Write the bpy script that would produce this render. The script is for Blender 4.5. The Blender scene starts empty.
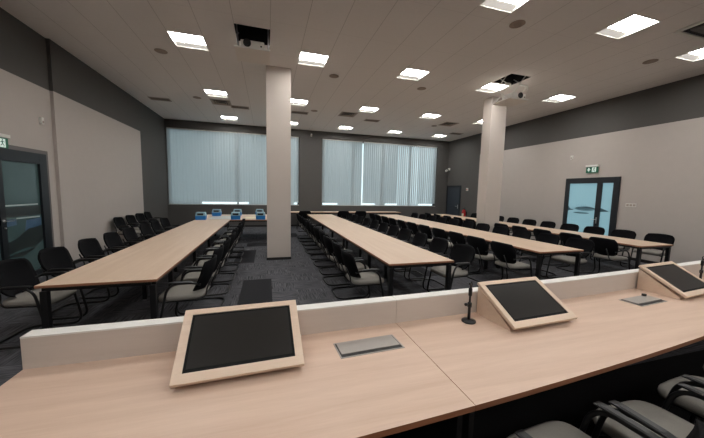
import bpy, bmesh, math, random
from mathutils import Vector, Matrix
random.seed(7)
PI = math.pi
SC = bpy.context.scene
COL = SC.collection

# ------------------------------------------------------------------ mesh builder
class MB:
    def __init__(self):
        self.bm = bmesh.new(); self.mi = 0
    def _faces(self, vs, fs, smooth=False, mat=None):
        v = [self.bm.verts.new(p) for p in vs]
        for f in fs:
            try:
                fc = self.bm.faces.new([v[i] for i in f])
                fc.smooth = smooth; fc.material_index = self.mi if mat is None else mat
            except ValueError:
                pass
        return v
    def box(self, x0, x1, y0, y1, z0, z1, bev=0.0, M=None, mat=None):
        t = bmesh.new()
        bmesh.ops.create_cube(t, size=1.0)
        for v in t.verts:
            v.co = Vector(((x0+x1)/2 + v.co.x*(x1-x0), (y0+y1)/2 + v.co.y*(y1-y0), (z0+z1)/2 + v.co.z*(z1-z0)))
        if bev > 0:
            bmesh.ops.bevel(t, geom=t.edges[:], offset=bev, segments=2, affect='EDGES', profile=0.5)
        self._merge(t, M, False, mat); return self
    def _merge(self, t, M=None, smooth=False, mat=None):
        t.verts.index_update()
        vs = [(M @ v.co if M else v.co.copy()) for v in t.verts]
        fs = [[v.index for v in f.verts] for f in t.faces]
        t.free(); self._faces(vs, fs, smooth, mat)
    def prism(self, poly, axis, a, b, M=None, mat=None):
        """poly of 2D points extruded along axis ('x','y','z') from a to b"""
        def P(p, t):
            return {'x': (t, p[0], p[1]), 'y': (p[0], t, p[1]), 'z': (p[0], p[1], t)}[axis]
        n = len(poly)
        vs = [Vector(P(p, a)) for p in poly] + [Vector(P(p, b)) for p in poly]
        if M: vs = [M @ v for v in vs]
        fs = [list(range(n))[::-1], list(range(n, 2*n))] + [[i, (i+1) % n, n+(i+1) % n, n+i] for i in range(n)]
        self._faces(vs, fs, False, mat); return self
    def tube(self, pts, r, seg=8, closed=False, M=None, mat=None):
        pts = [Vector(p) for p in pts]
        n = len(pts); rings = []
        up = None
        for i in range(n):
            a = pts[(i-1) % n] if (i > 0 or closed) else pts[i]
            b = pts[(i+1) % n] if (i < n-1 or closed) else pts[i]
            d = (b-a).normalized()
            if up is None:
                up = Vector((0, 0, 1)) if abs(d.z) < .9 else Vector((1, 0, 0))
            s = d.cross(up)
            if s.length < 1e-4: s = d.orthogonal()
            s.normalize(); up = s.cross(d).normalized()
            rr = r[i] if isinstance(r, (list, tuple)) else r
            rings.append([pts[i] + s*math.cos(2*PI*k/seg)*rr + up*math.sin(2*PI*k/seg)*rr for k in range(seg)])
        vs = [p for R in rings for p in R]
        if M: vs = [M @ v for v in vs]
        fs = []
        for i in range(n if closed else n-1):
            j = (i+1) % n
            for k in range(seg):
                fs.append([i*seg+k, i*seg+(k+1) % seg, j*seg+(k+1) % seg, j*seg+k])
        if not closed:
            fs.append(list(range(seg))[::-1]); fs.append([(n-1)*seg+k for k in range(seg)])
        self._faces(vs, fs, True, mat); return self
    def lathe(self, prof, seg=24, M=None, mat=None):
        n = len(prof); vs = []
        for r, z in prof:
            for k in range(seg):
                vs.append(Vector((r*math.cos(2*PI*k/seg), r*math.sin(2*PI*k/seg), z)))
        if M: vs = [M @ v for v in vs]
        fs = [[i*seg+k, i*seg+(k+1) % seg, (i+1)*seg+(k+1) % seg, (i+1)*seg+k] for i in range(n-1) for k in range(seg)]
        fs.append(list(range(seg))[::-1]); fs.append([(n-1)*seg+k for k in range(seg)])
        self._faces(vs, fs, True, mat); return self
    def quad(self, a, b, c, d, mat=None):
        self._faces([Vector(a), Vector(b), Vector(c), Vector(d)], [[0, 1, 2, 3]], False, mat); return self
    def strip(self, ring0, rings):
        """loft closed section rings (lists of points, equal length) with end caps"""
        R = [ring0]+rings; n = len(ring0)
        vs = [Vector(p) for r in R for p in r]
        fs = []
        for i in range(len(R)-1):
            for k in range(n):
                fs.append([i*n+k, i*n+(k+1) % n, (i+1)*n+(k+1) % n, (i+1)*n+k])
        fs.append(list(range(n))[::-1]); fs.append([(len(R)-1)*n+k for k in range(n)])
        self._faces(vs, fs); return self
    def build(self, name, mats, parent=None, loc=None, rotz=0.0):
        bmesh.ops.recalc_face_normals(self.bm, faces=self.bm.faces[:])
        me = bpy.data.meshes.new(name); self.bm.to_mesh(me); self.bm.free()
        for m in (mats if isinstance(mats, (list, tuple)) else [mats]): me.materials.append(m)
        o = bpy.data.objects.new(name, me); COL.objects.link(o)
        if parent is not None: o.parent = parent
        if loc is not None: o.location = loc
        o.rotation_euler.z = rotz
        return o

def fillet(pts, rad, seg=5):
    """round the corners of a polyline"""
    P = [Vector(p) for p in pts]; out = [P[0]]
    for i in range(1, len(P)-1):
        a, b, c = P[i-1], P[i], P[i+1]
        da, dc = (a-b), (c-b)
        r = min(rad, da.length*.49, dc.length*.49)
        p0, p1 = b+da.normalized()*r, b+dc.normalized()*r
        for k in range(seg+1):
            t = k/seg
            out.append(p0*(1-t)**2 + b*2*t*(1-t) + p1*t*t)
    out.append(P[-1]); return out

def thing(name, label, cat, loc=(0, 0, 0), rotz=0.0, group=None):
    o = bpy.data.objects.new(name, None); COL.objects.link(o)
    o.empty_display_size = .1
    o.location = loc; o.rotation_euler = (0, 0, rotz)
    return tag(o, label, cat, group)
def tag(o, label, cat, group=None):
    o['label'] = label; o['category'] = cat
    if group: o['group'] = group
    return o
def struct(o):
    o['kind'] = 'structure'; return o
def sempty(name, loc=(0, 0, 0)):
    o = bpy.data.objects.new(name, None); COL.objects.link(o); o.location = loc
    return struct(o)
def dup(root, loc, rotz, label, group=None):
    r = root.copy(); COL.objects.link(r); r.location = loc; r.rotation_euler = (0, 0, rotz)
    r['label'] = label
    if group: r['group'] = group
    for ch in list(root.children):
        c = ch.copy(); COL.objects.link(c); c.parent = r
        for g in ch.children:
            d = g.copy(); COL.objects.link(d); d.parent = c
    return r

# ------------------------------------------------------------------ materials
def srgb(r, g, b):
    f = lambda c: (c/255/12.92 if c/255 <= .04045 else ((c/255+.055)/1.055)**2.4)
    return (f(r), f(g), f(b), 1)
def lin(r, g, b): return (r, g, b, 1)
def mat(name, col, rough=.6, metal=0.0, spec=.5, noise=0.0, nscale=40, bump=0.0, bscale=200, emit=None, estr=0):
    m = bpy.data.materials.new(name); m.use_nodes = True
    nt = m.node_tree; N = nt.nodes; L = nt.links
    b = N['Principled BSDF']
    b.inputs['Roughness'].default_value = rough; b.inputs['Metallic'].default_value = metal
    b.inputs['Specular IOR Level'].default_value = spec
    tc = N.new('ShaderNodeTexCoord')
    if noise > 0:
        nz = N.new('ShaderNodeTexNoise'); nz.inputs['Scale'].default_value = nscale; nz.inputs['Detail'].default_value = 4
        L.new(tc.outputs['Object'], nz.inputs['Vector'])
        mx = N.new('ShaderNodeMix'); mx.data_type = 'RGBA'
        mx.inputs['A'].default_value = tuple(c*(1-noise) for c in col[:3])+(1,)
        mx.inputs['B'].default_value = tuple(min(1, c*(1+noise)) for c in col[:3])+(1,)
        L.new(nz.outputs['Fac'], mx.inputs['Factor']); L.new(mx.outputs['Result'], b.inputs['Base Color'])
    else:
        b.inputs['Base Color'].default_value = col
    if bump > 0:
        n2 = N.new('ShaderNodeTexNoise'); n2.inputs['Scale'].default_value = bscale
        L.new(tc.outputs['Object'], n2.inputs['Vector'])
        bp = N.new('ShaderNodeBump'); bp.inputs['Strength'].default_value = bump; bp.inputs['Distance'].default_value = .002
        L.new(n2.outputs['Fac'], bp.inputs['Height']); L.new(bp.outputs['Normal'], b.inputs['Normal'])
    if emit:
        b.inputs['Emission Color'].default_value = emit; b.inputs['Emission Strength'].default_value = estr
    return m
def wood(name, c0, c1, axis, rough=.42):
    """pale laminate with long soft grain along an axis"""
    m = bpy.data.materials.new(name); m.use_nodes = True
    nt = m.node_tree; N = nt.nodes; L = nt.links; b = N['Principled BSDF']
    tc = N.new('ShaderNodeTexCoord'); mp = N.new('ShaderNodeMapping')
    s = {'x': (.55, 9, 9), 'y': (9, .55, 9), 'z': (9, 9, .55)}[axis]
    mp.inputs['Scale'].default_value = s
    L.new(tc.outputs['Object'], mp.inputs['Vector'])
    n1 = N.new('ShaderNodeTexNoise'); n1.inputs['Scale'].default_value = 1.2; n1.inputs['Detail'].default_value = 6; n1.inputs['Distortion'].default_value = .6
    L.new(mp.outputs['Vector'], n1.inputs['Vector'])
    n2 = N.new('ShaderNodeTexNoise'); n2.inputs['Scale'].default_value = 14; n2.inputs['Detail'].default_value = 3
    L.new(mp.outputs['Vector'], n2.inputs['Vector'])
    ma = N.new('ShaderNodeMath'); ma.operation = 'MULTIPLY_ADD'; ma.inputs[1].default_value = .25
    L.new(n2.outputs['Fac'], ma.inputs[0]); 
    mb = N.new('ShaderNodeMath'); mb.operation = 'MULTIPLY'; mb.inputs[1].default_value = .75
    L.new(n1.outputs['Fac'], mb.inputs[0]); L.new(mb.outputs[0], ma.inputs[2])
    cr = N.new('ShaderNodeValToRGB')
    cr.color_ramp.elements[0].position = .3; cr.color_ramp.elements[0].color = c0
    cr.color_ramp.elements[1].position = .7; cr.color_ramp.elements[1].color = c1
    L.new(ma.outputs[0], cr.inputs['Fac']); L.new(cr.outputs['Color'], b.inputs['Base Color'])
    b.inputs['Roughness'].default_value = rough; b.inputs['Specular IOR Level'].default_value = .4
    return m
def carpet():
    """0.5 m carpet tiles laid quarter-turned, each with fine broken stripes"""
    m = bpy.data.materials.new('carpet_tiles'); m.use_nodes = True
    nt = m.node_tree; N = nt.nodes; L = nt.links; b = N['Principled BSDF']
    tc = N.new('ShaderNodeTexCoord')
    def stripes(scale):
        mp = N.new('ShaderNodeMapping'); mp.inputs['Scale'].default_value = scale
        L.new(tc.outputs['Object'], mp.inputs['Vector'])
        n = N.new('ShaderNodeTexNoise'); n.inputs['Scale'].default_value = 1; n.inputs['Detail'].default_value = 3; n.inputs['Roughness'].default_value = .7
        L.new(mp.outputs['Vector'], n.inputs['Vector']); return n.outputs['Fac']
    a, c = stripes((72, 3.2, 1)), stripes((3.2, 72, 1))
    ck = N.new('ShaderNodeTexChecker'); ck.inputs['Scale'].default_value = 2.0
    ck.inputs['Color1'].default_value = (1, 1, 1, 1); ck.inputs['Color2'].default_value = (0, 0, 0, 1)
    mp = N.new('ShaderNodeMapping'); mp.inputs['Location'].default_value = (.04, .13, .25)
    L.new(tc.outputs['Object'], mp.inputs['Vector']); L.new(mp.outputs['Vector'], ck.inputs['Vector'])
    mx = N.new('ShaderNodeMix'); mx.data_type = 'FLOAT'
    L.new(ck.outputs['Fac'], mx.inputs['Factor']); L.new(a, mx.inputs['A']); L.new(c, mx.inputs['B'])
    cr = N.new('ShaderNodeValToRGB'); e = cr.color_ramp.elements
    e[0].position = .36; e[0].color = srgb(44, 44, 47)
    e[1].position = .68; e[1].color = srgb(108, 108, 113)
    L.new(mx.outputs['Result'], cr.inputs['Fac']); L.new(cr.outputs['Color'], b.inputs['Base Color'])
    b.inputs['Roughness'].default_value = .95; b.inputs['Specular IOR Level'].default_value = .15
    return m
def ceiling_mat():
    """plaster boards with thin joints every 0.6 m one way and 2.4 m the other"""
    m = bpy.data.materials.new('ceiling_boards'); m.use_nodes = True
    nt = m.node_tree; N = nt.nodes; L = nt.links; b = N['Principled BSDF']
    tc = N.new('ShaderNodeTexCoord'); sp = N.new('ShaderNodeSeparateXYZ'); L.new(tc.outputs['Object'], sp.inputs[0])
    def line(out, off, per, w):
        a = N.new('ShaderNodeMath'); a.operation = 'ADD'; a.inputs[1].default_value = -off + per*100; L.new(out, a.inputs[0])
        d = N.new('ShaderNodeMath'); d.operation = 'MODULO'; d.inputs[1].default_value = per; L.new(a.outputs[0], d.inputs[0])
        l = N.new('ShaderNodeMath'); l.operation = 'LESS_THAN'; l.inputs[1].default_value = w; L.new(d.outputs[0], l.inputs[0])
        return l.outputs[0]
    lx, ly = line(sp.outputs['X'], .066, .6, .009), line(sp.outputs['Y'], .55, 1.2, .006)
    h = N.new('ShaderNodeMath'); h.operation = 'MULTIPLY'; h.inputs[1].default_value = .45; L.new(ly, h.inputs[0])
    mxm = N.new('ShaderNodeMath'); mxm.operation = 'MAXIMUM'; L.new(lx, mxm.inputs[0]); L.new(h.outputs[0], mxm.inputs[1])
    nz = N.new('ShaderNodeTexNoise'); nz.inputs['Scale'].default_value = 22; L.new(tc.outputs['Object'], nz.inputs['Vector'])
    c = N.new('ShaderNodeMix'); c.data_type = 'RGBA'; c.inputs['A'].default_value = CEIL_A; c.inputs['B'].default_value = CEIL_B
    L.new(nz.outputs['Fac'], c.inputs['Factor'])
    f = N.new('ShaderNodeMix'); f.data_type = 'RGBA'; f.inputs['B'].default_value = lin(.52, .485, .455)
    L.new(mxm.outputs[0], f.inputs['Factor']); L.new(c.outputs['Result'], f.inputs['A'])
    L.new(f.outputs['Result'], b.inputs['Base Color'])
    b.inputs['Roughness'].default_value = .9; b.inputs['Specular IOR Level'].default_value = .2
    return m
def blind_mat():
    m = bpy.data.materials.new('blind_fabric'); m.use_nodes = True
    nt = m.node_tree; N = nt.nodes; L = nt.links
    N.remove(N['Principled BSDF']); out = N['Material Output']
    d = N.new('ShaderNodeBsdfDiffuse'); t = N.new('ShaderNodeBsdfTranslucent'); mx = N.new('ShaderNodeMixShader')
    d.inputs['Color'].default_value = lin(.54, .57, .58); t.inputs['Color'].default_value = lin(.56, .66, .70)
    tc = N.new('ShaderNodeTexCoord'); mp = N.new('ShaderNodeMapping'); mp.inputs['Scale'].default_value = (200, 200, 3)
    n = N.new('ShaderNodeTexNoise'); n.inputs['Scale'].default_value = 1
    L.new(tc.outputs['Object'], mp.inputs['Vector']); L.new(mp.outputs['Vector'], n.inputs['Vector'])
    c = N.new('ShaderNodeMix'); c.data_type = 'RGBA'; c.inputs['A'].default_value = lin(.55, .59, .61); c.inputs['B'].default_value = lin(.64, .68, .70)
    L.new(n.outputs['Fac'], c.inputs['Factor']); L.new(c.outputs['Result'], t.inputs['Color'])
    mx.inputs[0].default_value = .62
    L.new(d.outputs[0], mx.inputs[1]); L.new(t.outputs[0], mx.inputs[2]); L.new(mx.outputs[0], out.inputs['Surface'])
    return m
def glass_mat():
    m = bpy.data.materials.new('window_glass'); m.use_nodes = True
    nt = m.node_tree; N = nt.nodes; L = nt.links
    N.remove(N['Principled BSDF']); out = N['Material Output']
    t = N.new('ShaderNodeBsdfTransparent'); t.inputs['Color'].default_value = lin(.9, .95, .95)
    g = N.new('ShaderNodeBsdfGlossy'); g.inputs['Roughness'].default_value = .05
    f = N.new('ShaderNodeFresnel'); mx = N.new('ShaderNodeMixShader')
    L.new(f.outputs[0], mx.inputs[0]); L.new(t.outputs[0], mx.inputs[1]); L.new(g.outputs[0], mx.inputs[2]); L.new(mx.outputs[0], out.inputs['Surface'])
    return m

CEIL_A, CEIL_B = lin(.76, .72, .69), lin(.80, .76, .73)
M = {}
M['desk'] = wood('desk_laminate', srgb(197, 168, 148), srgb(214, 188, 169), 'x')
M['table'] = wood('table_laminate', srgb(199, 173, 150), srgb(212, 189, 167), 'y')
M['table_x'] = wood('cross_table_laminate', srgb(199, 173, 150), srgb(212, 189, 167), 'x')
M['edge'] = wood('desk_edge_band', srgb(140, 92, 64), srgb(160, 108, 78), 'x')
M['table_edge'] = wood('table_edge_band', srgb(150, 102, 76), srgb(170, 120, 92), 'x')
M['console'] = wood('console_laminate', srgb(210, 184, 162), srgb(224, 202, 182), 'x', .45)
M['panel'] = wood('panel_laminate', srgb(198, 187, 178), srgb(208, 197, 188), 'x', .5)
M['cap'] = mat('white_cap', srgb(226, 224, 220), .4)
M['black_wood'] = mat('black_board', srgb(20, 18, 18), .6, noise=.15)
M['black_steel'] = mat('black_steel', srgb(14, 14, 16), .45, noise=.1)
M['black_back'] = mat('black_mesh_fabric', srgb(11, 11, 14), .9, spec=.15, noise=.25, nscale=300, bump=.2, bscale=500)
M['arm'] = mat('black_arm_pad', srgb(20, 20, 22), .35)
M['seat'] = mat('grey_seat_fabric', srgb(132, 128, 122), .95, noise=.12, nscale=180, bump=.3, bscale=400, spec=.2)
M['light_wall'] = mat('light_grey_paint', srgb(184, 176, 170), .85, noise=.03, nscale=6, spec=.2)
M['dark_wall'] = mat('dark_grey_paint', srgb(86, 84, 82), .8, noise=.04, nscale=6, spec=.25)
M['pillar'] = mat('pillar_paint', srgb(195, 185, 177), .85, noise=.02, nscale=5, spec=.2)
M['carpet'] = carpet()
M['dark_carpet'] = mat('dark_carpet_tile', srgb(38, 38, 41), .95, noise=.25, nscale=90, spec=.15)
M['shade_carpet'] = mat('painted_shade_carpet', srgb(26, 25, 26), .95, noise=.3, nscale=90, spec=.1)
M['ceiling'] = ceiling_mat()
M['white'] = mat('white_plastic', srgb(220, 218, 212), .45)
M['reflector'] = mat('white_reflector', srgb(235, 232, 224), .5)
M['lamp'] = mat('lamp_diffuser', lin(.9, .88, .82), .5, emit=lin(1, .985, .955), estr=22.0)
M['lamp_wing'] = mat('lamp_side_diffuser', lin(.38, .36, .34), .5, emit=lin(1, .95, .88), estr=.2)
M['dark_metal'] = mat('anthracite_frame', srgb(24, 28, 33), .45, noise=.06)
M['door_dark'] = mat('anthracite_door', srgb(52, 58, 66), .5, noise=.04)
M['casing'] = mat('grey_casing', srgb(104, 99, 97), .6)
M['chrome'] = mat('satin_metal', srgb(190, 190, 192), .28, metal=1)
M['alu'] = mat('brushed_aluminium', srgb(166, 161, 156), .4, metal=.35, noise=.06)
M['screen'] = mat('black_screen', srgb(34, 32, 30), .3, spec=.3)
M['bezel'] = mat('screen_bezel', srgb(9, 9, 9), .6, spec=.2)
M['black'] = mat('black_plastic', srgb(18, 18, 19), .4)
M['void'] = mat('dark_void', srgb(14, 15, 18), .9)
M['grille'] = mat('brown_grey_grille', srgb(158, 144, 133), .8, noise=.1, nscale=200)
M['vent_dark'] = mat('vent_slot_dark', srgb(66, 61, 57), .8)
M['vent_frame'] = mat('vent_frame_paint', srgb(168, 157, 147), .7)
M['tile'] = mat('ceiling_tile_plate', srgb(226, 218, 210), .85)
M['blind'] = blind_mat()
M['glass'] = glass_mat()
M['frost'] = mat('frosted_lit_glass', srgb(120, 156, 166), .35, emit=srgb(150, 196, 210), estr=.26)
M['print'] = mat('printed_film', srgb(72, 104, 116), .5)
M['print_light'] = mat('printed_film_pale', srgb(104, 146, 160), .5)
M['door_glass'] = mat('dark_teal_glass', srgb(74, 95, 96), .18, spec=.6, noise=.06, nscale=3)
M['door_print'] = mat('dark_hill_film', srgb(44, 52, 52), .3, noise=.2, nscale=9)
M['door_reflection_blue'] = mat('blue_grey_reflection', srgb(70, 98, 124), .3, noise=.25, nscale=8)
M['door_reflection_line'] = mat('pale_reflection_line', srgb(166, 182, 180), .4)
M['exit_green'] = mat('exit_green', srgb(22, 92, 66), .4, emit=srgb(20, 96, 70), estr=.12)
M['exit_white'] = mat('exit_white', srgb(222, 234, 226), .4, emit=srgb(222, 240, 230), estr=.25)
M['red'] = mat('extinguisher_red', srgb(182, 28, 30), .35)
M['blue'] = mat('bright_blue_plastic', srgb(24, 122, 200), .4)
M['pale_blue'] = mat('pale_blue_plastic', srgb(142, 178, 196), .45)
M['film'] = mat('pale_plastic_sheet', srgb(186, 190, 186), .3, noise=.12, nscale=14)
M['papers'] = mat('cream_paper', srgb(224, 212, 186), .7)

# ------------------------------------------------------------------ measures
XL, XLN, XR, YB, YF, ZC = -4.03, -4.09, 9.51, 13.90, -4.2, 4.52
ZD = 3.54      # where the dark upper paint begins

# ---- ceiling with openings
LX = [-1.43, .97, 3.37, 5.77, 8.17]
LY = [-2.6, .5, 3.63, 6.55, 9.73, 12.85]  # first two rows are out of view, added to light the desk
HX, HY = .292, .285
SHIFT = {(4, 2): .12, (4, 3): .14, (3, 3): .09}
lamp_at = lambda i, j: (LX[i], LY[j]+SHIFT.get((i, j), 0))
holes = [(lamp_at(i, j)[0]-HX, lamp_at(i, j)[0]+HX, lamp_at(i, j)[1]-HY, lamp_at(i, j)[1]+HY) for i in range(5) for j in range(6)]
PJ = [(-.53, .07, 5.62, 6.22), (5.50, 6.08, 5.73, 6.30)]
def build_ceiling():
    hs = holes+PJ
    xs = sorted({XLN-.2, XR+.2} | {round(h[0], 4) for h in hs} | {round(h[1], 4) for h in hs})
    ys = sorted({YF-.2, YB+.4} | {round(h[2], 4) for h in hs} | {round(h[3], 4) for h in hs})
    mb = MB()
    for i in range(len(xs)-1):
        for j in range(len(ys)-1):
            cx, cy = (xs[i]+xs[i+1])/2, (ys[j]+ys[j+1])/2
            if any(h[0] < cx < h[1] and h[2] < cy < h[3] for h in hs): continue
            mb.quad((xs[i], ys[j], ZC), (xs[i], ys[j+1], ZC), (xs[i+1], ys[j+1], ZC), (xs[i+1], ys[j], ZC))
    bmesh.ops.remove_doubles(mb.bm, verts=mb.bm.verts[:], dist=1e-4)
    o = struct(mb.build('ceiling', M['ceiling']))
    return o
build_ceiling()
s = struct(MB().box(XLN-.3, XR+.3, YF-.3, YB+.5, ZC+.55, ZC+.65).build('ceiling', M['void']))

# ---- floor with darker accent tiles
mb = MB(); mb.box(XLN-.2, XR+.2, YF-.2, YB+.3, -.12, 0)
acc = [(-.43, .07, 4.37, 5.62), (-.75, -.3, 6.95, 8.45), (-.6, .35, 9.0, 9.6), (-1.5, -.9, 10.4, 11.2), (2.9, 3.4, 5.1, 6.3),
       (3.3, 3.9, 3.0, 3.5), (6.0, 6.5, 2.8, 3.4), (5.6, 6.1, 7.9, 9.1), (-3.4, -2.9, 2.4, 3.6), (-3.8, -3.3, 6.8, 8.0), (.6, 1.1, 10.6, 11.6), (6.9, 7.6, 2.9, 3.5)]
for a in acc:
    mb.quad((a[0], a[2], .0015), (a[1], a[2], .0015), (a[1], a[3], .0015), (a[0], a[3], .0015), mat=1)
mb.quad((XLN, YF, .0012), (XR, YF, .0012), (XR, 1.86, .0012), (XLN, 1.86, .0012), mat=2)  # near-black floor behind the desk panel, painting in the shade there
struct(mb.build('floor', [M['carpet'], M['dark_carpet'], M['shade_carpet']]))

# ---- side walls: light paint framed by dark paint
mb = MB()
def wall_x(mb, xa, xb, y0, y1, z0, z1, m): mb.box(min(xa, xb), max(xa, xb), y0, y1, z0, z1, mat=m)
wall_x(mb, XLN, XLN-.2, YF, 7.33, 0, ZD, 0); wall_x(mb, XLN, XLN-.2, YF, 7.33, ZD, ZC+.05, 1)
wall_x(mb, XL, XLN-.2, 7.33, 11.42, 0, ZD, 0); wall_x(mb, XL, XLN-.2, 7.33, 11.42, ZD, ZC+.05, 1)
wall_x(mb, XL, XLN-.2, 11.42, YB+.3, 0, ZC+.05, 1)
struct(mb.build('wall_left', [M['light_wall'], M['dark_wall']]))
mb = MB()
wall_x(mb, XR, XR+.2, YF, 11.45, 0, ZD+.01, 0); wall_x(mb, XR, XR+.2, YF, 11.45, ZD+.01, ZC+.05, 1)
wall_x(mb, XR, XR+.2, 11.45, YB+.3, 0, ZC+.05, 1)
struct(mb.build('wall_right', [M['light_wall'], M['dark_wall']]))
struct(MB().box(XLN-.2, XR+.2, YF-.2, YF, 0, ZC+.05).build('wall_front', M['light_wall']))
# ---- back wall with two window openings
W = [(-4.0, 1.46), (2.545, 8.83)]; WZ0, WZ1 = 1.0, 4.19
mb = MB()
ya, yb = YB, YB+.28
mb.box(XLN-.2, XR+.2, ya, yb, 0, WZ0); mb.box(XLN-.2, XR+.2, ya, yb, WZ1, ZC+.05)
mb.box(XLN-.2, W[0][0], ya, yb, WZ0, WZ1); mb.box(W[0][1], W[1][0], ya, yb, WZ0, WZ1); mb.box(W[1][1], XR+.2, ya, yb, WZ0, WZ1)
struct(mb.build('wall_back', M['dark_wall']))
# baseboards
struct(MB().box(XL, XL+.012, 7.33, YB, 0, .08).build('baseboard_left', M['black_wood']))
struct(MB().box(XR-.012, XR, YF, 12.6, 0, .08).build('baseboard_right', M['black_wood']))
struct(MB().box(XL+.012, XR-.012, YB-.012, YB, 0, .08).build('baseboard_back', M['black_wood']))

# ---- windows: frame, mullions, glass, sill
for i, (a, b) in enumerate(W):
    r = sempty('window_%d' % (i+1), ((a+b)/2, YB+.2, WZ0))
    ox, oy, oz = r.location
    mb = MB(); n = 2 if i == 0 else 4
    y0, y1 = -.03, .03
    mb.box(a-ox, b-ox, y0, y1, 0, .025); mb.box(a-ox, b-ox, y0, y1, WZ1-oz-.06, WZ1-oz)
    for k in range(n+1):
        x = a-ox+(b-a)*k/n; x = min(max(x, a-ox+.03), b-ox-.03)
        mb.box(x-.03, x+.03, y0, y1, 0, WZ1-oz)
    mb.build('window_frame', M['dark_metal'], r)
    mb = MB()
    for k in range(n):
        mb.box(a-ox+(b-a)*k/n+.03, a-ox+(b-a)*(k+1)/n-.03, -.006, .006, .025, WZ1-oz-.06)
    mb.build('pane', M['glass'], r)
    MB().box(a-ox, b-ox, -.2, -.03, -.001, .012).build('window_sill', M['white'], r)

# ---- vertical blinds
def blind(x0, x1, label, short, ang):
    r = thing('vertical_blind', label, 'blind', ((x0+x1)/2, YB+.06, WZ1), 0, 'vertical blinds at the back windows')
    w = x1-x0
    MB().box(-w/2, w/2, -.022, .022, -.04, 0, .003).build('headrail', M['white'], r)
    mb = MB(); n = max(4, int(round(w/.112))); st = w/n
    for k in range(n):
        cx = -w/2+st*(k+.5)
        gx = cx+r.location.x
        zb = -(WZ1-WZ0)+.015
        if any(p <= gx <= q for p, q in short): zb += .11
        an = ang+random.uniform(-.05, .05)
        R = Matrix.Translation((cx, 0, 0)) @ Matrix.Rotation(an, 4, 'Z')
        hw = .066
        pts = [(-hw, .004), (-hw*.5, -.004), (0, -.007), (hw*.5, -.004), (hw, .004)]
        vs = [R @ Vector((px, py, z)) for z in (zb, -.04) for px, py in pts]
        mb._faces(vs, [[j, j+1, 5+j+1, 5+j] for j in range(4)], True)
    mb.build('slats', M['blind'], r)
sh1 = [(-2.75, -.75), (1.2, 1.46)]
sh2 = [(2.5, 3.35), (4.6, 5.3), (5.9, 6.6), (7.8, 8.9)]
blind(-3.98, -1.247, 'pale blue vertical blind on left half of the left window', sh1, .42)
blind(-1.235, 1.44, 'pale blue vertical blind on right half of the left window, behind the pillar', sh1, .34)
blind(2.56, 4.58, 'leftmost pale vertical blind on the right window, left of the bright gap', sh2, .34)
blind(4.64, 6.55, 'second vertical blind from left on the right window, beside the bright gap', sh2, .28)
blind(6.56, 7.68, 'third vertical blind from left on the right window, narrow and dimmer', sh2, .42)
blind(7.69, 8.82, 'rightmost pale vertical blind on the right window, near the wall corner', sh2, .32)

# ---- pillars
def pillar(x0, x1, y0, y1):
    r = sempty('pillar', ((x0+x1)/2, (y0+y1)/2, 0)); hx, hy = (x1-x0)/2, (y1-y0)/2
    MB().box(-hx, hx, -hy, hy, .0, ZC, .004).build('shaft', M['pillar'], r)
    b = MB()
    for q in ((-hx-.012, hx+.012, -hy-.012, -hy-.001), (-hx-.012, hx+.012, hy+.001, hy+.012), (-hx-.012, -hx-.001, -hy-.001, hy+.001), (hx+.001, hx+.012, -hy-.001, hy+.001)):
        b.box(*q, 0, .06)
    b.build('skirting', M['black_wood'], r)
pillar(-.005, .552, 7.17, 7.62)
pillar(6.26, 6.80, 7.17, 7.52)

# ------------------------------------------------------------------ doors
# left glazed door (leaf beside the wall step, second leaf runs out of the frame)
r = sempty('door_1', (XLN, 6.42, 0))
mb = MB()
mb.box(.0, .03, -1.12, -1.04, 0, 2.34); mb.box(.0, .03, .60, .68, 0, 2.34); mb.box(.0, .03, -1.04, .60, 2.27, 2.34)
mb.build('casing', M['casing'], r)
mb = MB()
for y0, y1 in ((-1.04, -.92), (-.50, -.395), (.42, .60)): mb.box(.0, .05, y0, y1, 0, 2.27)
for y0, y1 in ((-.92, -.50), (-.395, .42)):
    mb.box(.0, .049, y0, y1, 2.08, 2.269); mb.box(.0, .049, y0, y1, 0, .14)
mb.build('door_frame', M['dark_metal'], r)
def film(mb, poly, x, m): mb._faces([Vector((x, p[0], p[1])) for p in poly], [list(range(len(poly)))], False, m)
for y0, y1 in ((-.92, -.50), (-.395, .42)):
    MB().box(.002, .014, y0, y1, .14, 2.08).build('pane', M['door_glass'], r)
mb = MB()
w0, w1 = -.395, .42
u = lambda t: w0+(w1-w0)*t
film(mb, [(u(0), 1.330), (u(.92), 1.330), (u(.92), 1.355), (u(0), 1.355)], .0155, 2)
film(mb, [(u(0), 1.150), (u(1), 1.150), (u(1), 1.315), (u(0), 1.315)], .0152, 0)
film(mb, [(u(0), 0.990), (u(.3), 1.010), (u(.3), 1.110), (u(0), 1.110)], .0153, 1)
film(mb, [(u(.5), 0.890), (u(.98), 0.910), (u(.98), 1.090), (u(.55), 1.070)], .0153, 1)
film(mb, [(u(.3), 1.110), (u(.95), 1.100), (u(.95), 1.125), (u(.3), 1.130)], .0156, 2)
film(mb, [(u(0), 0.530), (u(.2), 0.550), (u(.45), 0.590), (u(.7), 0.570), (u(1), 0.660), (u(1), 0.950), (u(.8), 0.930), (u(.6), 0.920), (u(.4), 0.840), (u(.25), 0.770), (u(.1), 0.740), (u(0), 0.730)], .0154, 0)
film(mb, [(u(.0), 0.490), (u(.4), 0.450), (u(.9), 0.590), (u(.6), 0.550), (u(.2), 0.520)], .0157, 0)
mb.build('printed_film', [M['door_print'], M['door_reflection_blue'], M['door_reflection_line']], r)  # blue and pale shapes are reflections painted on the glass; dark ones film print
hd = MB(); hd.lathe([(.026, 0), (.026, .01)], 16, Matrix.Translation((.05, -.45, 1.1)) @ Matrix.Rotation(PI/2, 4, 'Y'))
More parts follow.
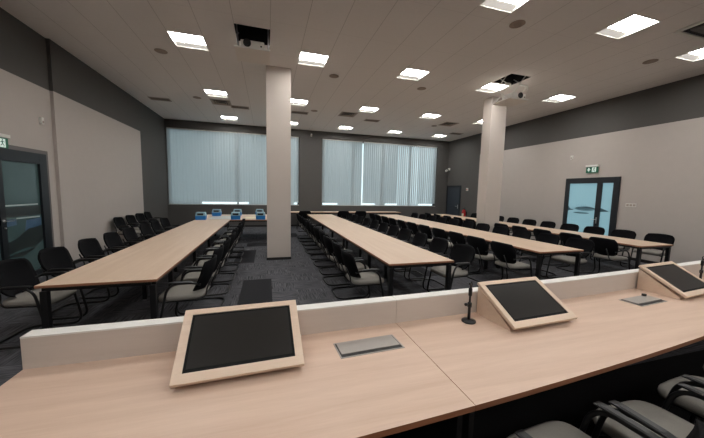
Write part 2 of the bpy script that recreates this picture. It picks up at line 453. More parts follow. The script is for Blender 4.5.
hd.tube(fillet([(.055, -.45, 1.1), (.105, -.45, 1.1), (.105, -.33, 1.1)], .02), .009); hd.lathe([(.011, 0), (.011, .02)], 10, Matrix.Translation((.056, -.45, .99)) @ Matrix.Rotation(PI/2, 4, 'Y'))
hd.build('handle', M['chrome'], r)

# right glazed door, lit from behind through frosted film
r = sempty('door_2', (XR, 6.48, 0))
mb = MB(); T = 2.275
ya, yb_ = -.765, .765          # local y; yb_ is the far (left in view) side
ML0, ML1 = -.33, -.19          # mullion between the two leaves
for y0, y1 in ((ya, ya+.15), (ML0, ML1), (yb_-.13, yb_)): mb.box(-.05, 0, y0, y1, 0, T, .004)
mb.box(-.049, 0, ya+.15, ML0, T-.17, T-.002); mb.box(-.049, 0, ML1, yb_-.13, T-.17, T-.002)
mb.box(-.049, 0, ya+.15, ML0, 0, .15); mb.box(-.049, 0, ML1, yb_-.13, 0, .15)
mb.build('door_frame', M['dark_metal'], r)
MB().box(-.016, -.004, ya+.15, ML0, .15, T-.17).build('pane', M['frost'], r)
MB().box(-.016, -.004, ML1, yb_-.13, .15, T-.17).build('pane', M['frost'], r)
mb = MB()
fx = -.0175
def lens(ya_, yb2, z0, h, m, fx=fx, n=14, up=.6):
    P = []
    for k in range(n+1):
        t = k/n; P.append((ya_+(yb2-ya_)*t, z0+h*up*math.sin(PI*t)**.7))
    for k in range(n-1, 0, -1):
        t = k/n; P.append((ya_+(yb2-ya_)*t, z0-h*(1-up)*math.sin(PI*t)**.7))
    film(mb, P, fx, m)
lens(.43, ML1, 1.31, .15, 1); lens(.27, ML1, 1.33, .10, 0, fx-.0006); lens(.40, .20, 1.335, .05, 0, fx-.0008)
lens(.30, ML1, 1.315, .03, 1, fx-.0010)
lens(.47, -.03, 1.185, .055, 0, fx-.0004); lens(.40, .02, 1.20, .03, 1, fx-.0009)
film(mb, [(ML0, 1.37), (ML0-.20, 1.285), (ML0-.215, 1.272), (ML0, 1.25)], fx, 0)
film(mb, [(yb_-.13, 1.40), (yb_-.16, 1.35), (yb_-.21, 1.30), (yb_-.30, 1.275), (yb_-.30, 1.262), (yb_-.2, 1.255), (yb_-.13, 1.23)], fx-.0002, 0)
for k in range(6):
    y = .40-.055*k
    film(mb, [(y, 1.32), (y-.006, 1.32), (y-.03, 1.44+.02*(k % 2)), (y-.026, 1.445+.02*(k % 2))], fx-.001, 1)
mb.build('printed_film', [M['print'], M['print_light']], r)
hd = MB(); hd.tube(fillet([(-.05, -.26, 1.02), (-.1, -.26, 1.02), (-.1, -.13, 1.02)], .02), .009); hd.box(-.058, -.05, -.275, -.245, .9, 1.08, .003)
hd.build('handle', M['chrome'], r)

# far dark door
r = sempty('door_3', (XR, 13.28, 0))
mb = MB(); mb.box(-.03, 0, -.6, -.52, 0, 2.13); mb.box(-.03, 0, .5, .58, 0, 2.13); mb.box(-.03, 0, -.52, .5, 2.05, 2.13)
mb.build('door_frame', M['dark_metal'], r)
MB().box(-.018, 0, -.52, .5, .005, 2.05).build('leaf', M['door_dark'], r)
hd = MB(); hd.tube(fillet([(-.018, -.42, 1.06), (-.07, -.42, 1.06), (-.07, -.27, 1.06)], .02), .011); hd.box(-.026, -.018, -.445, -.395, .94, 1.14)
hd.build('handle', M['chrome'], r)

# ------------------------------------------------------------------ exit signs
def exit_sign(side, y, zt, label, arrow):
    x = XLN if side < 0 else XR
    r = thing('exit_sign', label, 'exit sign', (x, y, zt), 0, 'green exit signs over the doors')
    s = 1 if side < 0 else -1            # inward direction
    def bx(mb, d0, d1, y0, y1, z0, z1, bev=0): mb.box(min(s*d0, s*d1), max(s*d0, s*d1), y0, y1, z0, z1, bev)
    m_ = MB(); bx(m_, 0, .075, -.175, .175, -.055, 0, .006); m_.build('housing', M['white'], r)
    m_ = MB(); bx(m_, .03, .042, -.172, .172, -.235, -.055, .003); m_.build('sign_plate', M['exit_green'], r)
    f = s*.0432
    # in view from inside the room: left wall +y is right, right wall -y is right
    dr = 1 if side < 0 else -1
    m_ = MB(); p0, p1 = sorted((dr*.0, dr*.115))
    film(m_, [(p0, -.208), (p1, -.208), (p1, -.072), (p0, -.072)], f, 0); m_.build('door_pictogram', M['exit_white'], r)
    m_ = MB(); g = f+s*.0006
    L_ = lambda pts: [(dr*(a-.024), b) for a, b in pts]
    film(m_, L_([(.085+.011*math.cos(t*PI/6), -.088+.011*math.sin(t*PI/6)) for t in range(12)]), g, 0)      # head
    film(m_, L_([(.07, -.105), (.095, -.102), (.09, -.15), (.07, -.148)]), g, 0)                               # trunk
    film(m_, L_([(.072, -.146), (.088, -.146), (.068, -.175), (.045, -.182), (.043, -.172), (.06, -.167)]), g, 0)
    film(m_, L_([(.078, -.146), (.092, -.146), (.112, -.172), (.108, -.202), (.098, -.2), (.1, -.176)]), g, 0)
    film(m_, L_([(.07, -.106), (.076, -.114), (.058, -.13), (.042, -.128), (.042, -.12), (.056, -.12)]), g, 0)
    film(m_, L_([(.09, -.104), (.096, -.112), (.118, -.13), (.122, -.124), (.106, -.11)]), g, 0)
    m_.build('running_figure', M['exit_green'], r)
    m_ = MB()
    c = -.066
    if arrow:
        film(m_, L_([(c-.02, -.08), (c+.02, -.08), (c+.02, -.125), (c+.052, -.125), (c, -.2), (c-.052, -.125), (c-.02, -.125)]), f, 0)
    m_.build('arrow', M['exit_white'], r)
exit_sign(-1, 6.03, 2.49, 'green exit sign with white top above the dark glass door on the left', True)
exit_sign(1, 6.48, 2.655, 'green exit sign with white arrow above the pale blue glass door', True)

# ------------------------------------------------------------------ small wall fittings
def sensor(loc, rot, label):
    r = thing('motion_sensor', label, 'sensor', loc, rot, 'small white motion sensors on the walls')
    mb = MB(); mb.prism([(-.035, 0), (.035, 0), (.028, .045), (-.028, .045)], 'z', -.06, .06); mb.build('body', M['white'], r)
    MB().box(-.02, .02, .0452, .048, -.045, .0, .001).build('sensor_lens', M['vent_frame'], r)
sensor((XLN, 7.02, 2.9), -PI/2, 'small white motion sensor high on the light grey left wall')
sensor((XR, 7.14, 2.95), PI/2, 'small white motion sensor on the right wall above the pale blue door')
sensor((2.02, YB, 4.30), PI, 'small white motion sensor on the dark wall between the two windows')
r = thing('light_switch', 'white triple light switch on right wall beside the pale blue glass door', 'switch', (XR, 5.42, 1.49))
MB().box(-.012, 0, -.12, .12, -.045, .045, .003).build('switch_plate', M['white'], r)
for k in (-1, 0, 1): MB().box(-.017, -.0125, k*.075-.03, k*.075+.03, -.03, .03, .002).build('rocker', M['vent_frame'], r)
r = thing('security_camera', 'white security camera in the far right corner above the dark door', 'camera', (XR, 13.75, 2.98))
mb = MB(); mb.box(-.015, 0, -.06, .06, -.02, .1, .003); mb.tube([(-.01, 0, .05), (-.09, 0, .06), (-.12, -.02, .03)], .02); mb.build('bracket', M['white'], r)
R = Matrix.Translation((-.16, -.03, -.01)) @ Matrix.Rotation(.6, 4, 'Z') @ Matrix.Rotation(-PI/2-.35, 4, 'Y')
MB().lathe([(.03, -.06), (.05, -.055), (.055, .02), (.055, .10), (.048, .12)], 16, R).build('camera_body', M['black'], r)
MB().lathe([(.057, .06), (.06, .1), (.06, .17), (.04, .175)], 16, R).build('hood', M['white'], r)
r = thing('alarm_button', 'small pale fire alarm button on dark wall above the red extinguisher', 'alarm', (XR, 12.19, 1.93))
MB().box(-.035, 0, -.06, .06, -.07, .07, .004).build('housing', M['white'], r)
MB().box(-.039, -.0355, -.04, .04, -.045, .03, .001).build('push_plate', mat('alarm_pink', srgb(206, 130, 118), .5), r)
r = thing('fire_extinguisher', 'red fire extinguisher standing by the dark wall near the far door', 'extinguisher', (XR-.13, 12.2, .0))
Z0 = .38
MB().lathe([(.02, .0), (.085, .005), (.09, .02), (.09, .47), (.075, .52), (.035, .55), (.03, .57)], 18, Matrix.Translation((0, 0, Z0))).build('cylinder', M['red'], r)
mb = MB(); mb.box(-.02, .02, -.03, .03, Z0+.57, Z0+.60); mb.box(-.012, .012, -.11, .03, Z0+.60, Z0+.612); mb.box(-.012, .012, -.11, .0, Z0+.635, Z0+.65); mb.build('valve', M['black'], r)
MB().tube(fillet([(0, .03, Z0+.59), (0, .11, Z0+.58), (-.02, .115, Z0+.3), (-.02, .1, Z0+.12)], .06), .011).build('hose', M['black'], r)
mb = MB(); mb.box(.095, .13, -.05, .05, Z0+.1, Z0+.45); mb.box(-.06, .13, -.09, .09, Z0-.02, Z0-.001); mb.box(-.01, .01, -.01, .01, 0, Z0-.02); mb.lathe([(.11, 0), (.11, .012), (.02, .02)], 16); mb.build('bracket', M['black'], r)
MB().prism([(.0916*math.cos(a), .0916*math.sin(a)) for a in [PI*.72+i*.1*PI*.56 for i in range(11)]]+[(.0905*math.cos(a), .0905*math.sin(a)) for a in [PI*1.28-i*.1*PI*.56 for i in range(11)]], 'z', Z0+.2, Z0+.36).build('label_panel', M['papers'], r)

# ------------------------------------------------------------------ ceiling lights
ORD = ['first', 'second', 'third', 'fourth', 'fifth', 'sixth', 'seventh', 'eighth', 'ninth', 'tenth', 'eleventh', 'twelfth', 'thirteenth']
cols = ['leftmost', 'second from left', 'middle', 'second from right', 'rightmost']
rowname = {5: 'row nearest the windows', 4: 'second row from the windows', 3: 'third row from the windows', 2: 'fourth row from the windows', 1: 'added row over the front desk', 0: 'added rearmost row'}
proto = None
DEP = .035
for j, y in enumerate(LY):
    for i, x in enumerate(LX):
        yy = lamp_at(i, j)[1]
        lab = '%s square recessed ceiling light in the %s' % (cols[i], rowname[j])
        if proto is None:
            proto = thing('ceiling_light', lab, 'ceiling light', (x, yy, ZC), 0, 'recessed square ceiling lights')
            mb = MB()
            a, b = HX, HY
            for q in ((-a-.012, a+.012, -b-.012, -b+.006), (-a-.012, a+.012, b-.006, b+.012), (-a-.012, -a+.006, -b+.006, b-.006), (a-.006, a+.012, -b+.006, b-.006)):
                mb.box(*q, -.006, .001)
            mb.build('trim_frame', M['white'], proto)
            mb = MB()
            a -= .002; b -= .002
            C = [(-a, -b), (a, -b), (a, b), (-a, b)]
            for k in range(4):
                p, q = C[k], C[(k+1) % 4]
                mb.quad((p[0], p[1], 0), (q[0], q[1], 0), (q[0]*.97, q[1]*.97, DEP), (p[0]*.97, p[1]*.97, DEP))
            mb.quad(*[(c[0]*.97, c[1]*.97, DEP+.012) for c in C])
            mb.build('reflector', M['reflector'], proto)
            MB().box(-a*.97, a*.97, -b*.97, b*.52, DEP, DEP+.01).build('diffuser', M['lamp'], proto)
            MB().prism([(b*.522, DEP+.002), (b*.985, .004), (b*.985, .01), (b*.522, DEP+.01)], 'x', -a*.98, a*.98).build('side_diffuser', M['lamp_wing'], proto)
        else:
            dup(proto, (x, yy, ZC), 0, lab)

# ------------------------------------------------------------------ speakers and vents in the ceiling
sp_proto = None
for x, y, lab in [(-2.1, 7.19, 'round brown-grey ceiling speaker left of the left projector, nearest the left wall'),
                  (1.6, 7.26, 'round brown-grey ceiling speaker just right of the left pillar top'),
                  (4.04, 7.30, 'round brown-grey ceiling speaker midway between the two pillars'),
                  (4.0, 4.12, 'round ceiling speaker beside the cut-off light at the top edge'),
                  (7.66, 4.31, 'round ceiling speaker at upper right near the dark upper wall'),
                  (1.62, 10.52, 'small round ceiling speaker right of the left pillar, farther back'),
                  (-2.08, 10.35, 'small round ceiling speaker at far left, toward the left window'),
                  (6.75, 11.0, 'small round ceiling speaker left of the right pillar, farther back')]:
    if sp_proto is None:
        sp_proto = thing('ceiling_speaker', lab, 'speaker', (x, y, ZC), 0, 'round ceiling speakers')
        MB().lathe([(.118, 0), (.12, -.006), (.107, -.01), (.102, -.006)], 28).build('rim', M['grille'], sp_proto)
        MB().lathe([(.101, -.0065), (.101, -.007), (.06, -.011), (.005, -.012)], 28).build('grille', M['grille'], sp_proto)
    else: dup(sp_proto, (x, y, ZC), 0, lab)
vp = None
for x, y, lab in [(-1.43, 10.62, 'square ceiling air diffuser beside a light near the left window'),
                  (2.86, 10.55, 'square ceiling air diffuser between the second and third light columns'),
                  (7.1, 10.5, 'square ceiling air diffuser just left of the right pillar top')]:
    if vp is None:
        vp = thing('air_diffuser', lab, 'vent', (x, y, ZC), 0, 'square air diffusers')
        mb = MB()
        for q in ((-.3, .3, -.3, -.25), (-.3, .3, .25, .3), (-.3, -.25, -.25, .25), (.25, .3, -.25, .25)): mb.box(*q, -.012, 0)
        mb.build('frame', M['vent_frame'], vp)
        MB().box(-.249, .249, -.249, .249, -.003, -.0005).build('backing', M['vent_dark'], vp)
        mb = MB()
        for h in (.2, .14, .08):
            C = [(-h, -h), (h, -h), (h, h), (-h, h)]; D_ = [(c[0]*1.22, c[1]*1.22) for c in C]
            for k in range(4):
                p, q, p2, q2 = C[k], C[(k+1) % 4], D_[k], D_[(k+1) % 4]
                mb._faces([Vector((p[0], p[1], -.006)), Vector((q[0], q[1], -.006)), Vector((q2[0], q2[1], -.018)), Vector((p2[0], p2[1], -.018))], [[0, 1, 2, 3]])
        mb.build('louvre', M['grille'], vp)
    else: dup(vp, (x, y, ZC), 0, lab)
vp = None
for x, y, lab in [(-3.27, 10.94, 'dark slot air vent in the ceiling nearest the left wall'),
                  (-.88, 11.0, 'dark slot air vent in the ceiling left of the left pillar'),
                  (1.16, 10.95, 'dark slot air vent in the ceiling just right of the left pillar'),
                  (4.0, 11.09, 'dark slot air vent in the ceiling above the right window'),
                  (8.55, 12.0, 'dark slot air vent in the ceiling corner near the far door')]:
    if vp is None:
        vp = thing('slot_vent', lab, 'vent', (x, y, ZC), 0, 'dark slot air vents')
        mb = MB(); mb.box(-.3, .3, -.16, -.12, -.012, 0); mb.box(-.3, .3, .12, .16, -.012, 0); mb.box(-.3, -.27, -.12, .12, -.012, 0); mb.box(.27, .3, -.12, .12, -.012, 0)
        mb.build('frame', M['vent_frame'], vp)
        MB().box(-.269, .269, -.119, .119, -.004, -.0005).build('slot', M['vent_dark'], vp)
        mb = MB()
        for k in range(4): mb.box(-.268, .268, -.1+k*.066-.004, -.1+k*.066+.004, -.012, -.0045)
        mb.build('louvre', M['grille'], vp)
    else: dup(vp, (x, y, ZC), 0, lab)
r = thing('air_conditioner', 'ceiling cassette air conditioner with black slot at the upper right edge', 'air conditioner', (7.06, 3.04, ZC))
mb = MB()
for q in ((-.42, .42, -.42, -.36), (-.42, .42, .36, .42), (-.42, -.36, -.36, .36), (.36, .42, -.36, .36)): mb.box(*q, -.03, 0)
mb.build('frame', M['white'], r)
mb = MB()
for q in ((-.36, .36, -.36, -.28), (-.36, .36, .28, .36), (-.36, -.28, -.28, .28), (.28, .36, -.28, .28)): mb.box(*q, -.012, -.001)
mb.build('air_slot', M['void'], r)
mb = MB(); mb.box(-.28, .28, -.28, .28, -.036, -.001, .004)
for k in range(9): mb.box(-.24, .24, -.23+k*.056, -.215+k*.056, -.042, -.0365)
mb.build('intake_grille', mat('ac_grille_grey', srgb(92, 88, 86), .7), r)

# ------------------------------------------------------------------ projectors on ceiling lifts
def projector(h, zp, label, open_arms):
    cx, cy = (h[0]+h[1])/2, (h[2]+h[3])/2
    r = thing('projector', label, 'projector', (cx, cy, ZC), 0, 'projectors lowered from the ceiling')
    hx, hy = (h[1]-h[0])/2-.002, (h[3]-h[2])/2-.002
    d = zp-ZC
    mb = MB()
    C = [(-hx, -hy), (hx, -hy), (hx, hy), (-hx, hy)]
    for k in range(4):
        p, q = C[k], C[(k+1) % 4]
        mb.quad((p[0], p[1], 0), (q[0], q[1], 0), (q[0], q[1], .45), (p[0], p[1], .45))
    mb.quad(*[(c[0], c[1], .45) for c in C]); mb.build('shaft_box', M['void'], r)
    MB().box(-hx, hx, -hy, hy, d, d+.014, .002).build('lift_plate', M['tile'], r)
    MB().box(-hx, hx, -hy-.008, -hy-.0005, d-.004, d+.02, .002).build('plate_edge', M['white'], r)
    mb = MB(); mb.box(-.2, .2, -.275, .06, d+.03, d+.155, .02)
    for k in range(5): mb.box(.2005, .203, -.17+k*.04, -.15+k*.04, d+.06, d+.13)
    for sx in (-.15, .15):
        for sy in (-.22, .0): mb.lathe([(.018, d+.014), (.018, d+.032)], 10, Matrix.Translation((sx, sy, 0)))
    b = mb.build('projector_body', M['white'], r)
    Rl = Matrix.Translation((-.09 if not open_arms else .02, -.277, d+.095)) @ Matrix.Rotation(PI/2, 4, 'X')
    MB().lathe([(.066, 0), (.066, .018), (.05, .02), (.045, .008), (.004, .004)], 22, Rl).build('lens', M['black'], b)
    MB().box(.13, .16, -.278, -.2755, d+.055, d+.08).build('sensor_window', M['black'], b)
    mb = MB()
    for s_ in (-1, 1):
        x = s_*(hx-.03)
        z0, z1 = d+.02, .1
        mb = MB()
        mb.tube([(x, -.2, z0), (x, .2, (z0+z1)/2), (x, -.2, z1)], .012)
        mb.tube([(x, .2, z0), (x, -.2, (z0+z1)/2), (x, .2, z1)], .012)
        mb.box(x-.012, x+.012, -.24, .24, d+.014, d+.03)
        if open_arms: mb.tube(fillet([(x, -.22, d+.2), (x, -.26, d+.34), (x-.02*s_, -.05, d+.42)], .05), .012)
        mb.build('scissor_lift', M['chrome'] if not open_arms else M['white'], r)
    return r
projector(PJ[0], 4.15, 'white projector lowered through a ceiling opening left of the left pillar', False)
projector(PJ[1], 3.97, 'white projector hanging lower on open lift arms by the right pillar top', True)

# ------------------------------------------------------------------ chair prototype
def chair_proto(label):
    t = thing('conference_chair', label, 'chair')
    # seat: domed rounded pad
    mb = MB(); n = 28
    def ring(sx, sy, z, e=5.0):
        P = []
        for k in range(n):
            a = 2*PI*k/n; c, s_ = math.cos(a), math.sin(a)
            x = sx*math.copysign(abs(c)**(2/e), c); y = sy*math.copysign(abs(s_)**(2/e), s_)
            w = 1.0-.10*max(0, -y/sy)             # a little narrower to the rear
            P.append(Vector((x*w, y+.0, z-.012*max(0, y/sy)**2)))
        return P
    rings = [ring(.20, .20, .425), ring(.232, .232, .432), ring(.24, .24, .452), ring(.236, .236, .478), ring(.218, .218, .489), ring(.14, .14, .492)]
    vs = [p for R_ in rings for p in R_]
    fs = [[i*n+k, i*n+(k+1) % n, (i+1)*n+(k+1) % n, (i+1)*n+k] for i in range(len(rings)-1) for k in range(n)]
    fs += [list(range(n))[::-1], [(len(rings)-1)*n+k for k in range(n)]]
    mb._faces(vs, fs, True); mb.build('seat', M['seat'], t)
    # backrest: curved shell, wide arched top, tapering down
    mb = MB(); nu, nv = 14, 10
    def pt(u, v, off):
        wid = .19+.073*math.sin(min(1, v/.62)*PI/2)
        if v > .72: wid -= .055*((v-.72)/.28)**2.2
        if v < .14: wid -= .04*((.14-v)/.14)**2
        x = u*wid
        z = .505+.35*v+(.014*(1-u*u)*(v-.7)/.3 if v > .7 else 0)
        y = -.20-.125*v-.02*math.sin(PI*v)+.085*u*u*(1-.25*v)
        return Vector((x, y-off, z))
    F, B = [], []
    for j in range(nv+1):
        for i in range(nu+1):
            u, v = -1+2*i/nu, j/nv
            F.append(pt(u, v, 0)); B.append(pt(u, v, .024))
    W_ = nu+1; off = len(F); fs = []
    for j in range(nv):
        for i in range(nu):
            a = j*W_+i
            fs.append([a, a+1, a+W_+1, a+W_]); fs.append([off+a, off+a+W_, off+a+W_+1, off+a+1])
    for i in range(nu):
        fs.append([i, off+i, off+i+1, i+1]); a = nv*W_+i; fs.append([a, a+1, off+a+1, off+a])
    for j in range(nv):
        a = j*W_; fs.append([a, a+W_, off+a+W_, off+a]); a = j*W_+nu; fs.append([a, off+a, off+a+W_, a+W_])
    mb._faces(F+B, fs, True); mb.build('backrest', M['black_back'], t)
    # cantilever tube frame
    mb = MB(); X = .27; r_ = .0135
    path = [(-X*.80, -.215, .60), (-X*.97, -.16, .635), (-X, .10, .635), (-X, .225, r_), (-X, -.31, r_), (X, -.31, r_), (X, .225, r_), (X, .10, .635), (X*.97, -.16, .635), (X*.80, -.215, .60)]
    mb.tube(fillet(path, .14, 8), r_, 8)
    for s_ in (-1, 1):
        mb.tube(fillet([(s_*X, .148, .413), (s_*.2, .14, .413), (s_*.19, -.2, .413), (s_*.15, -.262, .45), (s_*.13, -.262, .52), (s_*.12, -.325, .66)], .05), .010, 6)
    mb.tube([(-.2, .12, .413), (.2, .12, .413)], .010, 6); mb.tube([(-.19, -.15, .413), (.19, -.15, .413)], .010, 6)
    mb.build('frame', M['black_steel'], t)
    for s_ in (-1, 1):
        mb = MB(); P = []
        for y, h in ((-.15, .006), (-.12, .011), (.04, .012), (.075, .009), (.09, .004)):
            P.append([(s_*X-.024, y, .644), (s_*X+.024, y, .644), (s_*X+.024, y, .646+h*.6), (s_*X+.016, y, .647+h), (s_*X-.016, y, .647+h), (s_*X-.024, y, .646+h*.6)])
        mb.strip(P[0], P[1:]); mb.build('armrest', M['arm'], t)
    return t

used = []
CH = chair_proto('x')
def place(x, y, rz, label, group):
    rz += random.uniform(-.05, .05)
    if not used:
        CH.location = (x, y, 0); CH.rotation_euler.z = rz; CH['label'] = label; CH['group'] = group
    else: dup(CH, (x, y, 0), rz, label, group)
    used.append(1)
TN = ['leftmost long table', 'second long table', 'third long table', 'rightmost long table']
def row(x, y0, step, n, side, ti, jit=.02):
    # side -1: chairs on the left of the table facing +x; +1: right side facing -x
    rz = -PI/2 if side < 0 else PI/2
    for k in range(n):
        place(x+random.uniform(-jit, jit), y0+step*k+random.uniform(-jit, jit), rz,
              'black grey-seated chair, %s from the front desk, %s side of %s' % (ORD[k], 'left' if side < 0 else 'right', TN[ti]),
              'chairs on the %s side of the %s' % ('left' if side < 0 else 'right', TN[ti]))
row(-2.42, 3.97, .72, 8, -1, 0)
row(-.93, 3.80, .69, 8, 1, 0)
row(1.36, 3.88, .665, 11, -1, 1)
row(2.78, 3.92, .67, 11, 1, 1)
row(4.24, 4.07, .67, 11, -1, 2)
row(5.68, 4.15, .67, 11, 1, 2)
row(6.84, 4.18, .67, 11, -1, 3)
row(8.52, 4.38, .70, 10, 1, 3)
for k, (y, l) in enumerate([(9.3, 'first'), (10.0, 'second'), (10.66, 'third'), (11.32, 'last')]):
    place(-3.62, y, -PI/2, 'black chair against the left wall, %s of four from the front' % l, 'spare chairs along the left wall')
place(1.5, 12.28, 0, 'black chair at the back cross table, just right of left pillar', 'chairs at the back cross table')
place(3.15, 12.28, 0, 'black chair at the back cross table, behind second long table', 'chairs at the back cross table')
place(3.95, 12.28, 0, 'black chair at the back cross table, left of the third long table', 'chairs at the back cross table')
for x, y, lab in [(1.342, .86, 'grey-seated chair behind the front desk, leftmost at the bottom edge'),
                  (1.965, .865, 'grey-seated chair behind the front desk, second from left'),
                  (2.645, .93, 'grey-seated chair behind the front desk, third from left, at right edge'),
                  (3.30, 1.0, 'grey-seated chair behind the front desk, rightmost, mostly hidden by frame edge')]:
    place(x, y, .04, lab, 'chairs on the near side of the front desk')

# ------------------------------------------------------------------ long tables
def long_table(x0, x1, y0, y1, label, nl, top='table', name='conference_table', along='y'):
    cx = (x0+x1)/2
    r = thing(name, label, 'table', (cx, y0, 0), 0, 'conference tables')
    hw, L_ = (x1-x0)/2, y1-y0
    mb = MB(); mb.box(-hw, hw, 0, L_, .713, .74, .003)
    for f in mb.bm.faces:
        n_ = f.normal; f.normal_update()
        if abs(f.normal.z) < .5: f.material_index = 1
    mb.build('tabletop', [M[top], M['table_edge']], r)
    mb = MB()
    for s_ in (-1, 1): mb.box(s_*(hw-.045)-.02, s_*(hw-.045)+.02, .05, L_-.05, .672, .7125)
    mb.box(-hw+.065, hw-.065, .03, .07, .672, .7125); mb.box(-hw+.065, hw-.065, L_-.07, L_-.03, .672, .7125)
    for k in range(1, nl-1):
        yy = L_*k/(nl-1); mb.box(-hw+.065, hw-.065, yy-.02, yy+.02, .672, .7125)
    mb.build('frame_rail', M['black_steel'], r)
    for k in range(nl):
        yy = .05+(L_-.1)*k/(nl-1)
        for s_ in (-1, 1):
            xx = s_*(hw-(.05 if k in (0, nl-1) else .33))
            MB().box(xx-.028, xx+.028, yy-.028, yy+.028, 0, .6715, .003).build('leg', M['black_steel'], r)
    return r
T = [long_table(-2.12, -1.11, 3.39, 9.65, 'leftmost long pale wood table, running from front toward the left window', 5),
     long_table(1.56, 2.57, 3.49, 11.78, 'second long pale wood table from left, ending beside the microphone', 6),
     long_table(4.45, 5.46, 3.74, 11.6, 'third long pale wood table from left, beyond the second console', 6),
     long_table(7.11, 8.10, 3.81, 11.9, 'rightmost long pale wood table, before the pale blue glass door', 6)]
long_table(-2.12, .66, 9.655, 10.70, 'pale wood cross table joined to end of the leftmost long table', 3, 'table_x')
long_table(-2.12, .66, 10.705, 11.75, 'rear pale wood cross table under the left window, carrying blue boxes', 3, 'table_x')
long_table(.6, 6.3, 12.9, 13.6, 'long pale cross table along the dark back wall under the windows', 4, 'table_x')

# blue boxes on the cross table
bp = None
for x, y, lab in [(-1.95, 9.80, 'blue box with pale lid at front left corner of the cross table'),
                  (-1.72, 11.2, 'blue box with pale lid alone at the rear left of cross table'),
                  (-1.04, 11.3, 'blue box with pale lid in the middle, behind another blue box'),
                  (-.96, 9.82, 'blue box with pale lid in the middle front of cross table'),
                  (-.27, 11.35, 'blue box with pale lid behind the one beside the left pillar'),
                  (-.20, 9.80, 'blue box with pale lid at table front beside the left pillar')]:
    if bp is None:
        bp = thing('storage_box', lab, 'box', (x, y, .74), 0, 'blue boxes on the cross table')
        mb = MB(); mb.prism([(-.135, 0), (.135, 0), (.145, .12), (-.145, .12)], 'y', -.1, .1); mb.build('bin', M['blue'], bp)
        mb = MB(); mb.prism([(-.145, .121), (.145, .121), (.12, .23), (-.12, .23)], 'y', -.105, .105); mb.build('lid', M['pale_blue'], bp)
        MB().box(-.085, .085, -.112, -.1055, .145, .20, .002).build('handle_slot', M['black'], bp)
    else: dup(bp, (x, y, .74), random.uniform(-.08, .08), lab)
mb = MB(); mb.box(-.34, .34, -.55, .55, 0, .006); tag(mb.build('plastic_sheet', M['film'], None, (-1.45, 10.45, .7405), .05), 'pale glossy plastic sheet on the cross table between blue boxes', 'sheet')
mb = MB(); mb.box(-.2, .2, -.3, .3, 0, .005); tag(mb.build('paper_sheet', M['papers'], None, (-.52, 10.35, .7405), .1), 'cream paper on the cross table left of the left pillar', 'paper')

# ------------------------------------------------------------------ front desk (gently bowed, two sections)
Yb = lambda x: 1.838+.018*x+.0075*x*x           # room-side line, foot of the upstand panel
Yf = lambda x: .975+.03*x+.0115*x*x             # user-side edge
def desk(x0, x1, label, flaps):
    r = thing('head_desk', label, 'desk', (x0, 1.4, 0), 0, 'front desk sections')
    n = max(6, int((x1-x0)/.3)); xs = [x0+(x1-x0)*i/n for i in range(n+1)]
    L_ = lambda x, y, z: Vector((x-x0, y-1.4, z))
    mb = MB()
    for i in range(n):
        a, b = xs[i], xs[i+1]
        mb.quad(L_(a, Yf(a), .74), L_(b, Yf(b), .74), L_(b, Yb(b)+.08, .74), L_(a, Yb(a)+.08, .74), 0)
        mb.quad(L_(a, Yf(a), .712), L_(a, Yb(a)+.08, .712), L_(b, Yb(b)+.08, .712), L_(b, Yf(b), .712), 1)
        mb.quad(L_(a, Yf(a), .712), L_(b, Yf(b), .712), L_(b, Yf(b), .74), L_(a, Yf(a), .74), 1)
        mb.quad(L_(a, Yb(a)+.08, .712), L_(a, Yb(a)+.08, .74), L_(b, Yb(b)+.08, .74), L_(b, Yb(b)+.08, .712), 1)
    for x in (x0, x1): mb.quad(L_(x, Yf(x), .712), L_(x, Yf(x), .74), L_(x, Yb(x)+.08, .74), L_(x, Yb(x)+.08, .712), 1)
    bmesh.ops.remove_doubles(mb.bm, verts=mb.bm.verts[:], dist=1e-5)
    mb.build('desktop', [M['desk'], M['edge']], r)
    def band(y0, y1, z0, z1):
        S = [[L_(x, Yb(x)+y0, z0), L_(x, Yb(x)+y1, z0), L_(x, Yb(x)+y1, z1), L_(x, Yb(x)+y0, z1)] for x in xs]
        return MB().strip(S[0], S[1:])
    band(0, .08, .7402, .906).build('upstand_panel', M['panel'], r)
    band(-.001, .081, .9062, .915).build('panel_cap', M['cap'], r)
    band(.02, .05, .02, .7115).build('modesty_panel', M['black_wood'], r)
    for x in (x0+.02, x1-.045):
        m_ = MB(); m_.prism([(Yf(x)-1.4+.06, 0), (Yb(x)-1.4+.019, 0), (Yb(x)-1.4+.019, .7115), (Yf(x)-1.4+.06, .7115)], 'x', x-x0, x-x0+.028)
        m_.build('side_panel', M['black_wood'], r)
    for cx, cy, rot, op in flaps:
        R = Matrix.Translation((cx-x0, cy-1.4, .74)) @ Matrix.Rotation(rot, 4, 'Z')
        m_ = MB(); w, d = .205, .085
        for q in ((-w, w, -d, -d+.008), (-w, w, d-.008, d), (-w, -w+.008, -d+.008, d-.008), (w-.008, w, -d+.008, d-.008)): m_.box(*q, .0003, .003, M=R)
        fr = m_.build('cable_box', M['alu'], r)
        MB().box(-w+.008, w-.008, -d+.008, d-.008, .0003, .0012, M=R).build('slot', M['black'], fr)
        MB().box(-w+.016, w-.014, -d+.036, d-.012, .0014, .006 if not op else .012, .001, M=R).build('flap', M['alu'], fr)
        if op: MB().lathe([(.018, .0013), (.018, .02), (.006, .022)], 10, R @ Matrix.Translation((w-.07, d-.03, .012))).build('plug', M['black'], fr)
    return r
desk(-1.215, .8985, 'left section of the pale wood front desk with end panel', [(.60, 1.61, .05, False)])
desk(.9015, 6.6, 'long right section of the pale wood front desk, beyond the seam', [(3.35, 1.735, .08, True)])

